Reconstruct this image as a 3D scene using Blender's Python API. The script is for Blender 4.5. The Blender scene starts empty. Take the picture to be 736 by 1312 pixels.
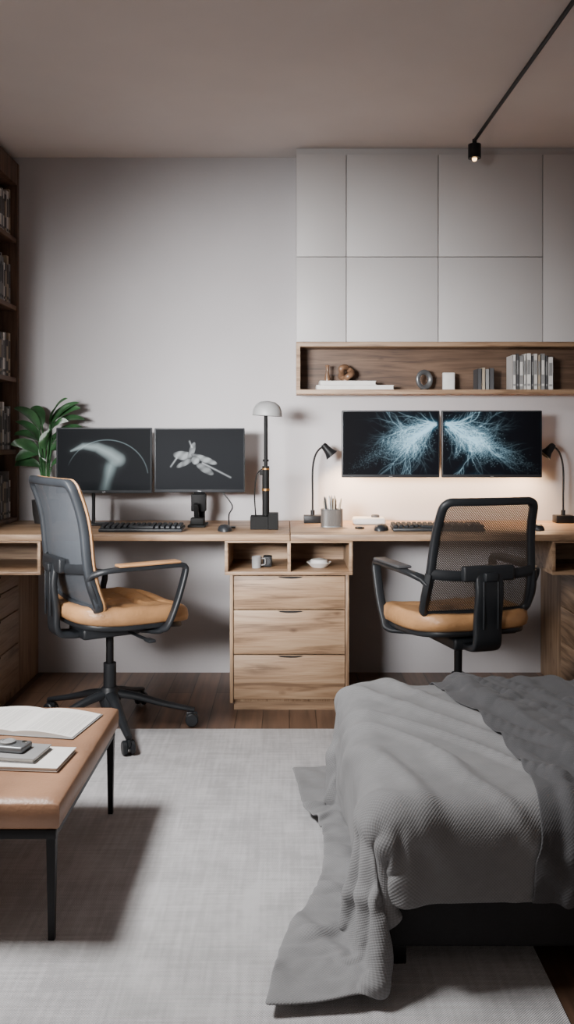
import bpy, bmesh, math, random
import numpy as np
from mathutils import Vector, Matrix, Euler, noise
random.seed(7); np.random.seed(7)
scene = bpy.context.scene
COL = scene.collection
V = Vector

# ------------------------------------------------------------------ materials
def nt(name):
    m = bpy.data.materials.new(name); m.use_nodes = True
    t = m.node_tree; b = t.nodes['Principled BSDF']
    return m, t, b
def N(t, typ, **kw):
    n = t.nodes.new(typ)
    for k, v in kw.items():
        setattr(n, k, v)
    return n
def ramp(t, stops):
    r = N(t, 'ShaderNodeValToRGB'); e = r.color_ramp.elements
    while len(e) < len(stops): e.new(0.5)
    for i, (p, c) in enumerate(stops):
        e[i].position = p; e[i].color = (*c, 1)
    return r
def plain(name, col, rough=0.5, metal=0.0, var=0.12, scale=8, bump=0.0, bscale=60, spec=0.5, coat=0):
    m, t, b = nt(name)
    tc = N(t, 'ShaderNodeTexCoord'); nz = N(t, 'ShaderNodeTexNoise')
    nz.inputs['Scale'].default_value = scale; nz.inputs['Detail'].default_value = 4
    t.links.new(tc.outputs['Object'], nz.inputs['Vector'])
    lo = tuple(c*(1-var) for c in col); hi = tuple(min(1, c*(1+var)) for c in col)
    r = ramp(t, [(0.35, lo), (0.65, hi)])
    t.links.new(nz.outputs['Fac'], r.inputs['Fac']); t.links.new(r.outputs['Color'], b.inputs['Base Color'])
    b.inputs['Roughness'].default_value = rough; b.inputs['Metallic'].default_value = metal
    b.inputs['Specular IOR Level'].default_value = spec
    b.inputs['Coat Weight'].default_value = coat
    if bump > 0:
        n2 = N(t, 'ShaderNodeTexNoise'); n2.inputs['Scale'].default_value = bscale; n2.inputs['Detail'].default_value = 6
        t.links.new(tc.outputs['Object'], n2.inputs['Vector'])
        bp = N(t, 'ShaderNodeBump'); bp.inputs['Strength'].default_value = bump; bp.inputs['Distance'].default_value = 0.005
        t.links.new(n2.outputs['Fac'], bp.inputs['Height']); t.links.new(bp.outputs['Normal'], b.inputs['Normal'])
    return m
def wood(name, dark, mid, light, axis='X', rough=0.5, sc=1.0):
    m, t, b = nt(name)
    tc = N(t, 'ShaderNodeTexCoord')
    def mp(a, c):
        k = N(t, 'ShaderNodeMapping'); s = [c*sc]*3; s['XYZ'.index(axis)] = a*sc
        k.inputs['Scale'].default_value = s; t.links.new(tc.outputs['Object'], k.inputs['Vector']); return k
    m1 = mp(2.6, 30); n1 = N(t, 'ShaderNodeTexNoise'); n1.inputs['Scale'].default_value = 1; n1.inputs['Detail'].default_value = 7
    n1.inputs['Distortion'].default_value = 0.8
    t.links.new(m1.outputs[0], n1.inputs['Vector'])
    m2 = mp(8, 260); n2 = N(t, 'ShaderNodeTexNoise'); n2.inputs['Scale'].default_value = 1; n2.inputs['Detail'].default_value = 3
    t.links.new(m2.outputs[0], n2.inputs['Vector'])
    mx = N(t, 'ShaderNodeMath', operation='MULTIPLY_ADD'); mx.inputs[1].default_value = 0.40
    t.links.new(n2.outputs['Fac'], mx.inputs[0]); t.links.new(n1.outputs['Fac'], mx.inputs[2])
    r = ramp(t, [(0.54, dark), (0.68, mid), (0.88, light)])
    t.links.new(mx.outputs[0], r.inputs['Fac'])
    m3 = mp(5, 10); vo = N(t, 'ShaderNodeTexVoronoi'); vo.inputs['Scale'].default_value = 1; t.links.new(m3.outputs[0], vo.inputs['Vector'])
    kr = ramp(t, [(0.03, (0.35, 0.28, 0.24)), (0.12, (1, 1, 1))]); t.links.new(vo.outputs['Distance'], kr.inputs['Fac'])
    mk = N(t, 'ShaderNodeMix', data_type='RGBA', blend_type='MULTIPLY'); mk.inputs[0].default_value = 0.8
    t.links.new(r.outputs['Color'], mk.inputs[6]); t.links.new(kr.outputs['Color'], mk.inputs[7])
    t.links.new(mk.outputs[2], b.inputs['Base Color'])
    b.inputs['Roughness'].default_value = rough
    bp = N(t, 'ShaderNodeBump'); bp.inputs['Strength'].default_value = 0.12; bp.inputs['Distance'].default_value = 0.003
    t.links.new(mx.outputs[0], bp.inputs['Height']); t.links.new(bp.outputs['Normal'], b.inputs['Normal'])
    return m
def emis(name, col, strength):
    m, t, b = nt(name)
    b.inputs['Base Color'].default_value = (*col, 1)
    b.inputs['Emission Color'].default_value = (*col, 1); b.inputs['Emission Strength'].default_value = strength
    return m

oakD, oakM, oakL = (0.155, 0.09, 0.05), (0.29, 0.18, 0.105), (0.39, 0.262, 0.162)
OAKX = wood('oak_x', oakD, oakM, oakL, 'X')
OAKY = wood('oak_y', oakD, oakM, oakL, 'Y')
OAKZ = wood('oak_z', oakD, oakM, oakL, 'Z')
OAK_SHADED = wood('oak_shaded', (0.05, 0.026, 0.015), (0.095, 0.052, 0.03), (0.14, 0.082, 0.05), 'X')  # oak with darkened colours, painting in the shade inside the open shelf
WAL = wood('walnut', (0.055, 0.028, 0.017), (0.10, 0.055, 0.034), (0.155, 0.09, 0.058), 'Z')
WALY = wood('walnut_y', (0.055, 0.028, 0.017), (0.10, 0.055, 0.034), (0.155, 0.09, 0.058), 'Y')
BLACK = plain('black_plastic', (0.013, 0.015, 0.018), 0.45)
LAMPB = plain('matte_black', (0.006, 0.006, 0.006), 0.6, spec=0.15)
CHARC = plain('charcoal_plastic', (0.028, 0.033, 0.040), 0.5)
METALB = plain('black_metal', (0.012, 0.012, 0.013), 0.42, 0.3, spec=0.3)
CHROME = plain('chrome', (0.6, 0.6, 0.6), 0.18, 1.0)
BRASS = plain('amber_brass', (0.32, 0.16, 0.05), 0.4, 0.8)
STEEL = plain('brushed_grey', (0.22, 0.23, 0.24), 0.4, 0.7)
SHADE = plain('shade_grey', (0.30, 0.30, 0.30), 0.5, 0.1)
LACQ = plain('cabinet_lacquer', (0.53, 0.512, 0.51), 0.5, var=0.02, scale=3)
TAN = plain('tan_leather', (0.42, 0.22, 0.095), 0.42, var=0.22, scale=7, bump=0.4, bscale=60)
COGN = plain('cognac_leather', (0.32, 0.172, 0.10), 0.42, var=0.20, scale=5, bump=0.2, bscale=120)
WHITE = plain('white_paint', (0.66, 0.64, 0.62), 0.5, var=0.04)
PAPER = plain('paper', (0.70, 0.68, 0.65), 0.8, var=0.04, scale=30)
GREYD = plain('dark_grey_cover', (0.06, 0.06, 0.065), 0.6)
GREYM = plain('mid_grey_cover', (0.24, 0.24, 0.24), 0.6)
BEIGE = plain('beige_cover', (0.38, 0.31, 0.23), 0.6)
BROWN = plain('bronze_ceramic', (0.17, 0.095, 0.055), 0.3, var=0.3, scale=30)
LEAF = plain('leaf_green', (0.032, 0.09, 0.034), 0.35, var=0.5, scale=10)
POT = plain('pot_dark', (0.02, 0.018, 0.018), 0.6)
SOIL = plain('soil', (0.03, 0.02, 0.015), 0.9, var=0.5, scale=60)
SLOT = plain('slot_shadow', (0.012, 0.008, 0.006), 0.8)
WARM = emis('warm_bulb', (1.0, 0.62, 0.28), 6)

def wallmat(name, col, bump=0.12):
    m, t, b = nt(name)
    tc = N(t, 'ShaderNodeTexCoord')
    n1 = N(t, 'ShaderNodeTexNoise'); n1.inputs['Scale'].default_value = 2.0; n1.inputs['Detail'].default_value = 5
    n2 = N(t, 'ShaderNodeTexNoise'); n2.inputs['Scale'].default_value = 90; n2.inputs['Detail'].default_value = 4
    for n in (n1, n2): t.links.new(tc.outputs['Object'], n.inputs['Vector'])
    r = ramp(t, [(0.3, tuple(c*0.95 for c in col)), (0.7, tuple(c*1.04 for c in col))])
    t.links.new(n1.outputs['Fac'], r.inputs['Fac']); t.links.new(r.outputs['Color'], b.inputs['Base Color'])
    bp = N(t, 'ShaderNodeBump'); bp.inputs['Strength'].default_value = bump; bp.inputs['Distance'].default_value = 0.004
    t.links.new(n2.outputs['Fac'], bp.inputs['Height']); t.links.new(bp.outputs['Normal'], b.inputs['Normal'])
    b.inputs['Roughness'].default_value = 0.85
    return m
WALL = wallmat('wall_plaster', (0.455, 0.438, 0.448))
CEIL = wallmat('ceiling_paint', (0.68, 0.64, 0.62), 0.05)

def floormat():
    m, t, b = nt('floor_planks')
    tc = N(t, 'ShaderNodeTexCoord'); mp = N(t, 'ShaderNodeMapping')
    mp.inputs['Rotation'].default_value = (0, 0, math.pi/2)
    t.links.new(tc.outputs['Object'], mp.inputs['Vector'])
    br = N(t, 'ShaderNodeTexBrick'); br.offset = 0.37
    br.inputs['Scale'].default_value = 1; br.inputs['Brick Width'].default_value = 1.3; br.inputs['Row Height'].default_value = 0.11
    br.inputs['Mortar Size'].default_value = 0.002; br.inputs['Mortar Smooth'].default_value = 0.2
    br.inputs['Color1'].default_value = (0.085, 0.048, 0.031, 1); br.inputs['Color2'].default_value = (0.17, 0.10, 0.066, 1)
    br.inputs['Mortar'].default_value = (0.02, 0.01, 0.006, 1)
    t.links.new(mp.outputs[0], br.inputs['Vector'])
    m2 = N(t, 'ShaderNodeMapping'); m2.inputs['Scale'].default_value = (40, 2.5, 40)
    t.links.new(tc.outputs['Object'], m2.inputs['Vector'])
    nz = N(t, 'ShaderNodeTexNoise'); nz.inputs['Scale'].default_value = 1; nz.inputs['Detail'].default_value = 6
    t.links.new(m2.outputs[0], nz.inputs['Vector'])
    r = ramp(t, [(0.3, (0.6, 0.6, 0.6)), (0.7, (1.25, 1.2, 1.15))])
    t.links.new(nz.outputs['Fac'], r.inputs['Fac'])
    mx = N(t, 'ShaderNodeMix', data_type='RGBA', blend_type='MULTIPLY'); mx.inputs[0].default_value = 1
    t.links.new(br.outputs['Color'], mx.inputs[6]); t.links.new(r.outputs['Color'], mx.inputs[7])
    t.links.new(mx.outputs[2], b.inputs['Base Color']); b.inputs['Roughness'].default_value = 0.38
    bp = N(t, 'ShaderNodeBump'); bp.inputs['Strength'].default_value = 0.3; bp.inputs['Distance'].default_value = 0.003; bp.invert = True
    t.links.new(br.outputs['Fac'], bp.inputs['Height']); t.links.new(bp.outputs['Normal'], b.inputs['Normal'])
    return m
def weave(name, col, var, k, bump, dist, nscale=3, grid=False, rough=0.95, usuv=False, cmod=0.1):
    m, t, b = nt(name)
    tc = N(t, 'ShaderNodeTexCoord'); src = tc.outputs['UV' if usuv else 'Object']
    sp = N(t, 'ShaderNodeSeparateXYZ'); t.links.new(src, sp.inputs[0])
    def sn(i, kk):
        a = N(t, 'ShaderNodeMath', operation='MULTIPLY'); a.inputs[1].default_value = kk
        s = N(t, 'ShaderNodeMath', operation='SINE')
        t.links.new(sp.outputs[i], a.inputs[0]); t.links.new(a.outputs[0], s.inputs[0]); return s
    sx, sy = sn(0, k), sn(1, k)
    mu = N(t, 'ShaderNodeMath', operation='MULTIPLY'); t.links.new(sx.outputs[0], mu.inputs[0]); t.links.new(sy.outputs[0], mu.inputs[1])
    nz = N(t, 'ShaderNodeTexNoise'); nz.inputs['Scale'].default_value = nscale; nz.inputs['Detail'].default_value = 9
    nz.inputs['Roughness'].default_value = 0.70
    t.links.new(src, nz.inputs['Vector'])
    fac = nz.outputs['Fac']; lo, hi = 0.38, 0.62
    if grid:
        lo, hi = 0.43, 0.57
        k3 = N(t, 'ShaderNodeMath', operation='MULTIPLY'); k3.inputs[1].default_value = 2.0; t.links.new(fac, k3.inputs[0]); fac = k3.outputs[0]
        for sc3 in ((4, 110, 3), (80, 4, 3)):
            mp = N(t, 'ShaderNodeMapping'); mp.inputs['Scale'].default_value = sc3
            t.links.new(src, mp.inputs['Vector'])
            ns = N(t, 'ShaderNodeTexNoise'); ns.inputs['Scale'].default_value = 1; ns.inputs['Detail'].default_value = 6
            t.links.new(mp.outputs[0], ns.inputs['Vector'])
            ad = N(t, 'ShaderNodeMath', operation='ADD')
            t.links.new(fac, ad.inputs[0]); t.links.new(ns.outputs['Fac'], ad.inputs[1]); fac = ad.outputs[0]
        dv = N(t, 'ShaderNodeMath', operation='MULTIPLY'); dv.inputs[1].default_value = 1/4
        t.links.new(fac, dv.inputs[0]); fac = dv.outputs[0]
    r = ramp(t, [(lo, tuple(c*(1-var) for c in col)), (hi, tuple(c*(1+var) for c in col))])
    t.links.new(fac, r.inputs['Fac'])
    mr = N(t, 'ShaderNodeMapRange'); mr.inputs[1].default_value = -1; mr.inputs[2].default_value = 1
    mr.inputs[3].default_value = 1-cmod; mr.inputs[4].default_value = 1+cmod
    t.links.new(mu.outputs[0], mr.inputs[0])
    vm = N(t, 'ShaderNodeVectorMath', operation='SCALE'); t.links.new(r.outputs['Color'], vm.inputs[0]); t.links.new(mr.outputs[0], vm.inputs['Scale'])
    t.links.new(vm.outputs[0], b.inputs['Base Color'])
    ad = N(t, 'ShaderNodeMath', operation='MULTIPLY_ADD'); ad.inputs[1].default_value = 0.5
    t.links.new(mu.outputs[0], ad.inputs[0]); t.links.new(fac, ad.inputs[2])
    bp = N(t, 'ShaderNodeBump'); bp.inputs['Strength'].default_value = bump; bp.inputs['Distance'].default_value = dist
    t.links.new(ad.outputs[0], bp.inputs['Height']); t.links.new(bp.outputs['Normal'], b.inputs['Normal'])
    b.inputs['Roughness'].default_value = rough
    b.inputs['Sheen Weight'].default_value = 0.1
    b.inputs['Specular IOR Level'].default_value = 0.2
    return m
FLOOR = floormat()
RUG = weave('rug_weave', (0.53, 0.52, 0.53), 0.16, 1100, 0.6, 0.004, nscale=5, grid=True, cmod=0.06)
DUVET = weave('duvet_waffle', (0.215, 0.215, 0.22), 0.10, 900, 0.4, 0.002, nscale=4, usuv=True, cmod=0.15)
THROW = weave('throw_knit', (0.085, 0.085, 0.09), 0.10, 1000, 0.3, 0.002, nscale=6, usuv=True, cmod=0.08)

def meshmat(name, col, k, th, rough=0.7):
    m, t, b = nt(name)
    tc = N(t, 'ShaderNodeTexCoord'); sp = N(t, 'ShaderNodeSeparateXYZ'); t.links.new(tc.outputs['UV'], sp.inputs[0])
    outs = []
    for op in ('ADD', 'SUBTRACT'):
        a = N(t, 'ShaderNodeMath', operation=op); t.links.new(sp.outputs[0], a.inputs[0]); t.links.new(sp.outputs[1], a.inputs[1])
        mu = N(t, 'ShaderNodeMath', operation='MULTIPLY'); mu.inputs[1].default_value = k; t.links.new(a.outputs[0], mu.inputs[0])
        s = N(t, 'ShaderNodeMath', operation='SINE'); t.links.new(mu.outputs[0], s.inputs[0])
        ab = N(t, 'ShaderNodeMath', operation='ABSOLUTE'); t.links.new(s.outputs[0], ab.inputs[0])
        lt = N(t, 'ShaderNodeMath', operation='LESS_THAN'); lt.inputs[1].default_value = th; t.links.new(ab.outputs[0], lt.inputs[0])
        outs.append(lt)
    mx = N(t, 'ShaderNodeMath', operation='MAXIMUM'); t.links.new(outs[0].outputs[0], mx.inputs[0]); t.links.new(outs[1].outputs[0], mx.inputs[1])
    t.links.new(mx.outputs[0], b.inputs['Alpha'])
    b.inputs['Base Color'].default_value = (*col, 1); b.inputs['Roughness'].default_value = rough
    return m
MESHG = meshmat('grey_back_mesh', (0.068, 0.077, 0.090), 700, 0.92)
MESHT = meshmat('tan_back_mesh', (0.060, 0.042, 0.031), 360, 0.78)
CUPM = meshmat('perforated_metal', (0.10, 0.09, 0.082), 900, 0.90, 0.35)

def screenmat():
    m, t, b = nt('screen_picture')
    at = N(t, 'ShaderNodeAttribute'); at.attribute_name = 'Col'
    b.inputs['Base Color'].default_value = (0.003, 0.003, 0.004, 1); b.inputs['Roughness'].default_value = 0.55
    b.inputs['Specular IOR Level'].default_value = 0.05
    t.links.new(at.outputs['Color'], b.inputs['Emission Color']); b.inputs['Emission Strength'].default_value = 1.0
    return m
SCREEN = screenmat()
def textpage():
    m, t, b = nt('printed_page')
    tc = N(t, 'ShaderNodeTexCoord'); sp = N(t, 'ShaderNodeSeparateXYZ'); t.links.new(tc.outputs['Object'], sp.inputs[0])
    mp = N(t, 'ShaderNodeMapping'); mp.inputs['Scale'].default_value = (160, 1, 1); t.links.new(tc.outputs['Object'], mp.inputs[0])
    nz = N(t, 'ShaderNodeTexNoise'); nz.inputs['Scale'].default_value = 1; nz.inputs['Detail'].default_value = 2; t.links.new(mp.outputs[0], nz.inputs['Vector'])
    a = N(t, 'ShaderNodeMath', operation='MULTIPLY'); a.inputs[1].default_value = 900; s = N(t, 'ShaderNodeMath', operation='SINE')
    t.links.new(sp.outputs[1], a.inputs[0]); t.links.new(a.outputs[0], s.inputs[0])
    g = N(t, 'ShaderNodeMath', operation='GREATER_THAN'); g.inputs[1].default_value = 0.35; t.links.new(s.outputs[0], g.inputs[0])
    g2 = N(t, 'ShaderNodeMath', operation='GREATER_THAN'); g2.inputs[1].default_value = 0.45; t.links.new(nz.outputs['Fac'], g2.inputs[0])
    ax = N(t, 'ShaderNodeMath', operation='ABSOLUTE'); t.links.new(sp.outputs[0], ax.inputs[0])
    c1 = N(t, 'ShaderNodeMath', operation='COMPARE'); c1.inputs[1].default_value = 0.095; c1.inputs[2].default_value = 0.07; t.links.new(ax.outputs[0], c1.inputs[0])
    c2 = N(t, 'ShaderNodeMath', operation='COMPARE'); c2.inputs[1].default_value = -0.01; c2.inputs[2].default_value = 0.085; t.links.new(sp.outputs[1], c2.inputs[0])
    cur = g.outputs[0]
    for o in (g2, c1, c2):
        q = N(t, 'ShaderNodeMath', operation='MULTIPLY'); t.links.new(cur, q.inputs[0]); t.links.new(o.outputs[0], q.inputs[1]); cur = q.outputs[0]
    mx = N(t, 'ShaderNodeMix', data_type='RGBA'); t.links.new(cur, mx.inputs[0]); mx.inputs[6].default_value = (0.7, 0.68, 0.65, 1); mx.inputs[7].default_value = (0.42, 0.41, 0.40, 1)
    t.links.new(mx.outputs[2], b.inputs['Base Color']); b.inputs['Roughness'].default_value = 0.8
    return m
PAGE = textpage()

# ------------------------------------------------------------------ mesh helpers
def merge(bm, tb, mi=0):
    for f in tb.faces: f.material_index = mi
    me = bpy.data.meshes.new('tmp'); tb.to_mesh(me); tb.free(); bm.from_mesh(me); bpy.data.meshes.remove(me)
def box(bm, c, s, bev=0.0, rot=None, seg=2, mi=0):
    tb = bmesh.new(); bmesh.ops.create_cube(tb, size=1)
    bmesh.ops.scale(tb, vec=s, verts=tb.verts)
    if bev > 0:
        bmesh.ops.bevel(tb, geom=tb.edges[:], offset=min(bev, min(s)*0.49), segments=seg, profile=0.5, affect='EDGES')
    M = Matrix.Translation(c)
    if rot: M = M @ Euler(rot).to_matrix().to_4x4()
    bmesh.ops.transform(tb, matrix=M, verts=tb.verts); merge(bm, tb, mi)
def bx(bm, x0, x1, y0, y1, z0, z1, bev=0.0, mi=0, seg=2):
    box(bm, ((x0+x1)/2, (y0+y1)/2, (z0+z1)/2), (abs(x1-x0), abs(y1-y0), abs(z1-z0)), bev, None, seg, mi)
def tube(bm, pts, r, n=10, mi=0, closed=False, rx=1.0, ry=1.0, up=None, sq=1.0):
    pts = [V(p) for p in pts]; L = len(pts)
    rs = r if isinstance(r, (list, tuple)) else [r]*L
    tb = bmesh.new(); rings = []
    prev = None
    for i, p in enumerate(pts):
        if closed: tan = (pts[(i+1) % L]-pts[i-1])
        else: tan = pts[min(i+1, L-1)]-pts[max(i-1, 0)]
        tan.normalize()
        if up is not None:
            a = V(up) - tan*tan.dot(V(up))
            if a.length < 1e-4: a = prev
        elif prev is None:
            a = tan.orthogonal()
        else:
            a = prev - tan*prev.dot(tan)
        a = a.normalized(); prev = a; b2 = tan.cross(a)
        ring = []
        for k in range(n):
            c, s = math.cos(2*math.pi*k/n), math.sin(2*math.pi*k/n)
            c = math.copysign(abs(c)**sq, c); s = math.copysign(abs(s)**sq, s)
            ring.append(tb.verts.new(p + (a*c*rx + b2*s*ry)*rs[i]))
        rings.append(ring)
    for i in range(L if closed else L-1):
        A, B2 = rings[i], rings[(i+1) % L]
        for k in range(n): tb.faces.new((A[k], A[(k+1) % n], B2[(k+1) % n], B2[k]))
    if not closed:
        tb.faces.new(list(reversed(rings[0]))); tb.faces.new(rings[-1])
    bmesh.ops.recalc_face_normals(tb, faces=tb.faces)
    merge(bm, tb, mi)
def cyl(bm, p0, p1, r, n=20, mi=0, r2=None):
    tube(bm, [p0, p1], [r, r if r2 is None else r2], n, mi)
def lathe(bm, prof, c=(0, 0, 0), n=32, mi=0, M=None):
    tb = bmesh.new(); rings = []
    for (r, z) in prof:
        rings.append([tb.verts.new((max(r, 1e-5)*math.cos(2*math.pi*k/n), max(r, 1e-5)*math.sin(2*math.pi*k/n), z)) for k in range(n)])
    for i in range(len(rings)-1):
        for k in range(n): tb.faces.new((rings[i][k], rings[i][(k+1) % n], rings[i+1][(k+1) % n], rings[i+1][k]))
    bmesh.ops.remove_doubles(tb, verts=tb.verts, dist=1e-5)
    bmesh.ops.recalc_face_normals(tb, faces=tb.faces)
    if M is not None: bmesh.ops.transform(tb, matrix=M, verts=tb.verts)
    bmesh.ops.translate(tb, vec=c, verts=tb.verts); merge(bm, tb, mi)
def smooth_path(pts, k=6):
    pts = [V(p) for p in pts]; out = []
    for i in range(len(pts)-1):
        p0 = pts[max(i-1, 0)]; p1 = pts[i]; p2 = pts[i+1]; p3 = pts[min(i+2, len(pts)-1)]
        for j in range(k):
            t = j/k
            out.append(0.5*((2*p1)+(p2-p0)*t+(2*p0-5*p1+4*p2-p3)*t*t+(3*p1-p0-3*p2+p3)*t**3))
    out.append(pts[-1]); return out
def done(bm, name, mats, parent=None, loc=(0, 0, 0), rz=0.0, label=None, cat=None, group=None, kind=None, ang=35, rot=None):
    me = bpy.data.meshes.new(name); bm.to_mesh(me); bm.free()
    for m in (mats if isinstance(mats, (list, tuple)) else [mats]): me.materials.append(m)
    for p in me.polygons: p.use_smooth = True
    me.set_sharp_from_angle(angle=math.radians(ang))
    return obj(me, name, parent, loc, rz, label, cat, group, kind, rot)
def obj(me, name, parent=None, loc=(0, 0, 0), rz=0.0, label=None, cat=None, group=None, kind=None, rot=None):
    o = bpy.data.objects.new(name, me); COL.objects.link(o)
    o.location = loc; o.rotation_euler = rot if rot else (0, 0, rz)
    if parent: o.parent = parent
    if label: o['label'] = label
    if cat: o['category'] = cat
    if group: o['group'] = group
    if kind: o['kind'] = kind
    return o
def thing(name, label, cat, loc=(0, 0, 0), rz=0.0, group=None):
    o = obj(None, name, None, loc, rz, label, cat, group); o.empty_display_size = 0.1
    return o
def onebox(name, mat, x0, x1, y0, y1, z0, z1, bev=0.002, parent=None, **kw):
    c = ((x0+x1)/2, (y0+y1)/2, z0)
    bm = bmesh.new(); bx(bm, x0-c[0], x1-c[0], y0-c[1], y1-c[1], 0, z1-z0, bev)
    return done(bm, name, mat, parent, c, **kw)

# ------------------------------------------------------------------ room
HC = 2.537; YW = 4.4
def struct(name, mat, *b):
    return onebox(name, mat, *b, bev=0, kind='structure')
struct('floor', FLOOR, -1.8, 2.7, -1.6, YW+0.1, -0.1, 0)
struct('ceiling', CEIL, -1.8, 2.7, -1.6, YW+0.1, HC, HC+0.1)
struct('wall_back', WALL, -1.8, 2.7, YW, YW+0.1, 0, HC)
struct('wall_right', WALL, 2.6, 2.7, -1.6, YW, 0, HC)
bm = bmesh.new()
bx(bm, -1.8, -1.7, 2.9, YW, 0, HC); bx(bm, -1.8, -1.7, -1.6, -0.6, 0, HC)
bx(bm, -1.8, -1.7, -0.6, 2.9, 0, 0.3); bx(bm, -1.8, -1.7, -0.6, 2.9, 2.25, HC)
done(bm, 'wall_left', WALL, kind='structure')
bm = bmesh.new()
for y in (-0.58, 1.15, 2.88): bx(bm, -1.78, -1.72, y-0.025, y+0.025, 0.3, 2.25)
for z in (0.325, 2.225): bx(bm, -1.78, -1.72, -0.6, 2.9, z-0.025, z+0.025)
done(bm, 'window_1', METALB, kind='structure')

RT = 0.004
bm = bmesh.new(); bx(bm, -0.915, 0.915, -1.22, 1.22, 0, RT, 0.0015)
done(bm, 'rug', RUG, None, (-0.355, 2.32, 0), label='pale grey woven area rug lying on the plank floor', cat='rug')

# ------------------------------------------------------------------ desk
DT = 0.75; DF = 3.76
for x0, x1 in ((-1.695, 0.012), (0.015, 1.75)):
    onebox('desktop', OAKX, x0, x1, DF, YW-0.002, DT-0.028, DT, bev=0.003,
           label='long light oak desktop running along the wall', cat='desk', group='oak desktops along the wall')

def cubby(cx, w, div, label):
    t = thing('desk_cubby', label, 'shelf unit', (cx, DF+0.006, 0.578))
    h = 0.1435; d = 0.40; th = 0.014
    bm = bmesh.new()
    bx(bm, -w/2, w/2, 0, d, 0, th, 0.001)
    bx(bm, -w/2, w/2, 0, d, h-th*0.6, h, 0.001)
    for s in (-1, 1): bx(bm, s*w/2-(th if s > 0 else 0), s*w/2+(th if s < 0 else 0), 0, d, th, h-th*0.6, 0.001)
    bx(bm, -w/2+th, w/2-th, d-0.01, d, th, h-th*0.6)
    done(bm, 'cubby_body', OAKX, t)
    if div is not None:
        bm = bmesh.new(); bx(bm, div-th/2, div+th/2, 0.002, d-0.01, th, h-th*0.6, 0.001); done(bm, 'divider', OAKY, t)
    return t
cubby(0.007, 0.54, 0.002, 'light oak open cubby fixed beneath the desktop, divided in two')
cubby(-1.35, 0.62, None, 'light oak open cubby fixed beneath the desktop beside the bookcase')
cubby(1.42, 0.60, None, 'light oak open cubby fixed beneath the desktop above side drawers')

def pull_shade(parent, w, loc, rz=0):
    bm = bmesh.new(); n = 12; pts = [(-w/2+w*i/n, 0.0) for i in range(n+1)]
    pts += [(w/2-w*i/n, -0.009*math.sin(math.pi*i/n)**0.5) for i in range(1, n)]
    bm.faces.new([bm.verts.new((x, -0.0012, z)) for x, z in pts])  # flat dark face paints the shade of a cut notch, no real recess
    done(bm, 'drawer_pull_shade', SLOT, parent, loc, rz)

ped = thing('drawer_pedestal', 'light oak three-drawer pedestal standing under the desk', 'drawer unit', (0.010, DF+0.02, 0))
bm = bmesh.new(); bx(bm, -0.252, 0.252, 0.018, 0.60, 0.035, 0.578, 0.002)
bx(bm, -0.252, -0.238, -0.006, 0.03, 0.035, 0.578, 0.001); bx(bm, 0.238, 0.252, -0.006, 0.03, 0.035, 0.578, 0.001)
done(bm, 'pedestal_body', OAKZ, ped)
bm = bmesh.new(); bx(bm, -0.236, 0.236, 0.02, 0.58, 0, 0.035); done(bm, 'plinth', OAKX, ped)
for k, (z0, z1) in enumerate(((0.432, 0.572), (0.242, 0.427), (0.050, 0.237))):
    bm = bmesh.new(); bx(bm, -0.2355, 0.2355, 0, 0.018, 0, z1-z0, 0.002)
    d = done(bm, 'drawer', OAKX, ped, (0, -0.002, z0))
    d.data.transform(Matrix.Translation((k*3.1, k*1.7, 0))); d.location.x -= k*3.1; d.location.y -= k*1.7
    pull_shade(d, 0.11, (k*3.1+0.005, k*1.7, z1-z0-0.002))

def sideped(x0, x1, face, label, zs):
    t = thing('drawer_pedestal', label, 'drawer unit', ((x0+x1)/2, 3.9, 0))
    hx = (x1-x0)/2
    bm = bmesh.new(); bx(bm, -hx, hx, -0.5, 0.498, 0, 0.577, 0.002)
    done(bm, 'pedestal_body', OAKZ, t)
    for z0, z1 in zs:
        bm = bmesh.new(); bx(bm, -0.006, 0.006, -0.48, 0.14, 0, z1-z0, 0.002)
        d = done(bm, 'drawer', OAKY, t, (face*(hx+0.005), 0, z0))
        bm = bmesh.new(); bx(bm, -0.001, 0.001, -0.24, -0.12, -0.008, 0); done(bm, 'drawer_pull_shade', SLOT, d, (face*0.0062, 0, z1-z0-0.001))  # thin dark strip, painted shade for the notch in the drawer edge
sideped(-1.66, -1.225, 1, 'oak drawer unit with four drawers below the bookcase', ((0.495, 0.57), (0.385, 0.49), (0.235, 0.38), (0.04, 0.23)))
sideped(1.25, 1.70, -1, 'oak drawer unit with three drawers beside the bed', ((0.40, 0.57), (0.245, 0.395), (0.04, 0.24)))

# ------------------------------------------------------------------ bookcase
bc = thing('bookcase', 'dark walnut bookcase standing on the desk against the side wall', 'bookcase', (-1.51, 4.08, DT))
BH = 2.50-DT
bm = bmesh.new()
bx(bm, -0.185, 0.19, 0.285, 0.318, 0, BH, 0.002); bx(bm, -0.185, 0.19, -0.318, -0.29, 0, BH, 0.002)
bx(bm, -0.185, -0.17, -0.29, 0.285, 0, BH); bx(bm, -0.17, 0.19, -0.29, 0.285, BH-0.11, BH, 0.002)
bx(bm, -0.17, 0.19, -0.29, 0.285, 0, 0.02, 0.002)
done(bm, 'bookcase_frame', WAL, bc)
shz = [1.10, 1.45, 1.80, 2.13]
for z in shz:
    bm = bmesh.new(); bx(bm, -0.17, 0.186, -0.29, 0.285, -0.022, 0, 0.002); done(bm, 'shelf_board', WALY, bc, (0, 0, z-DT))

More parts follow.
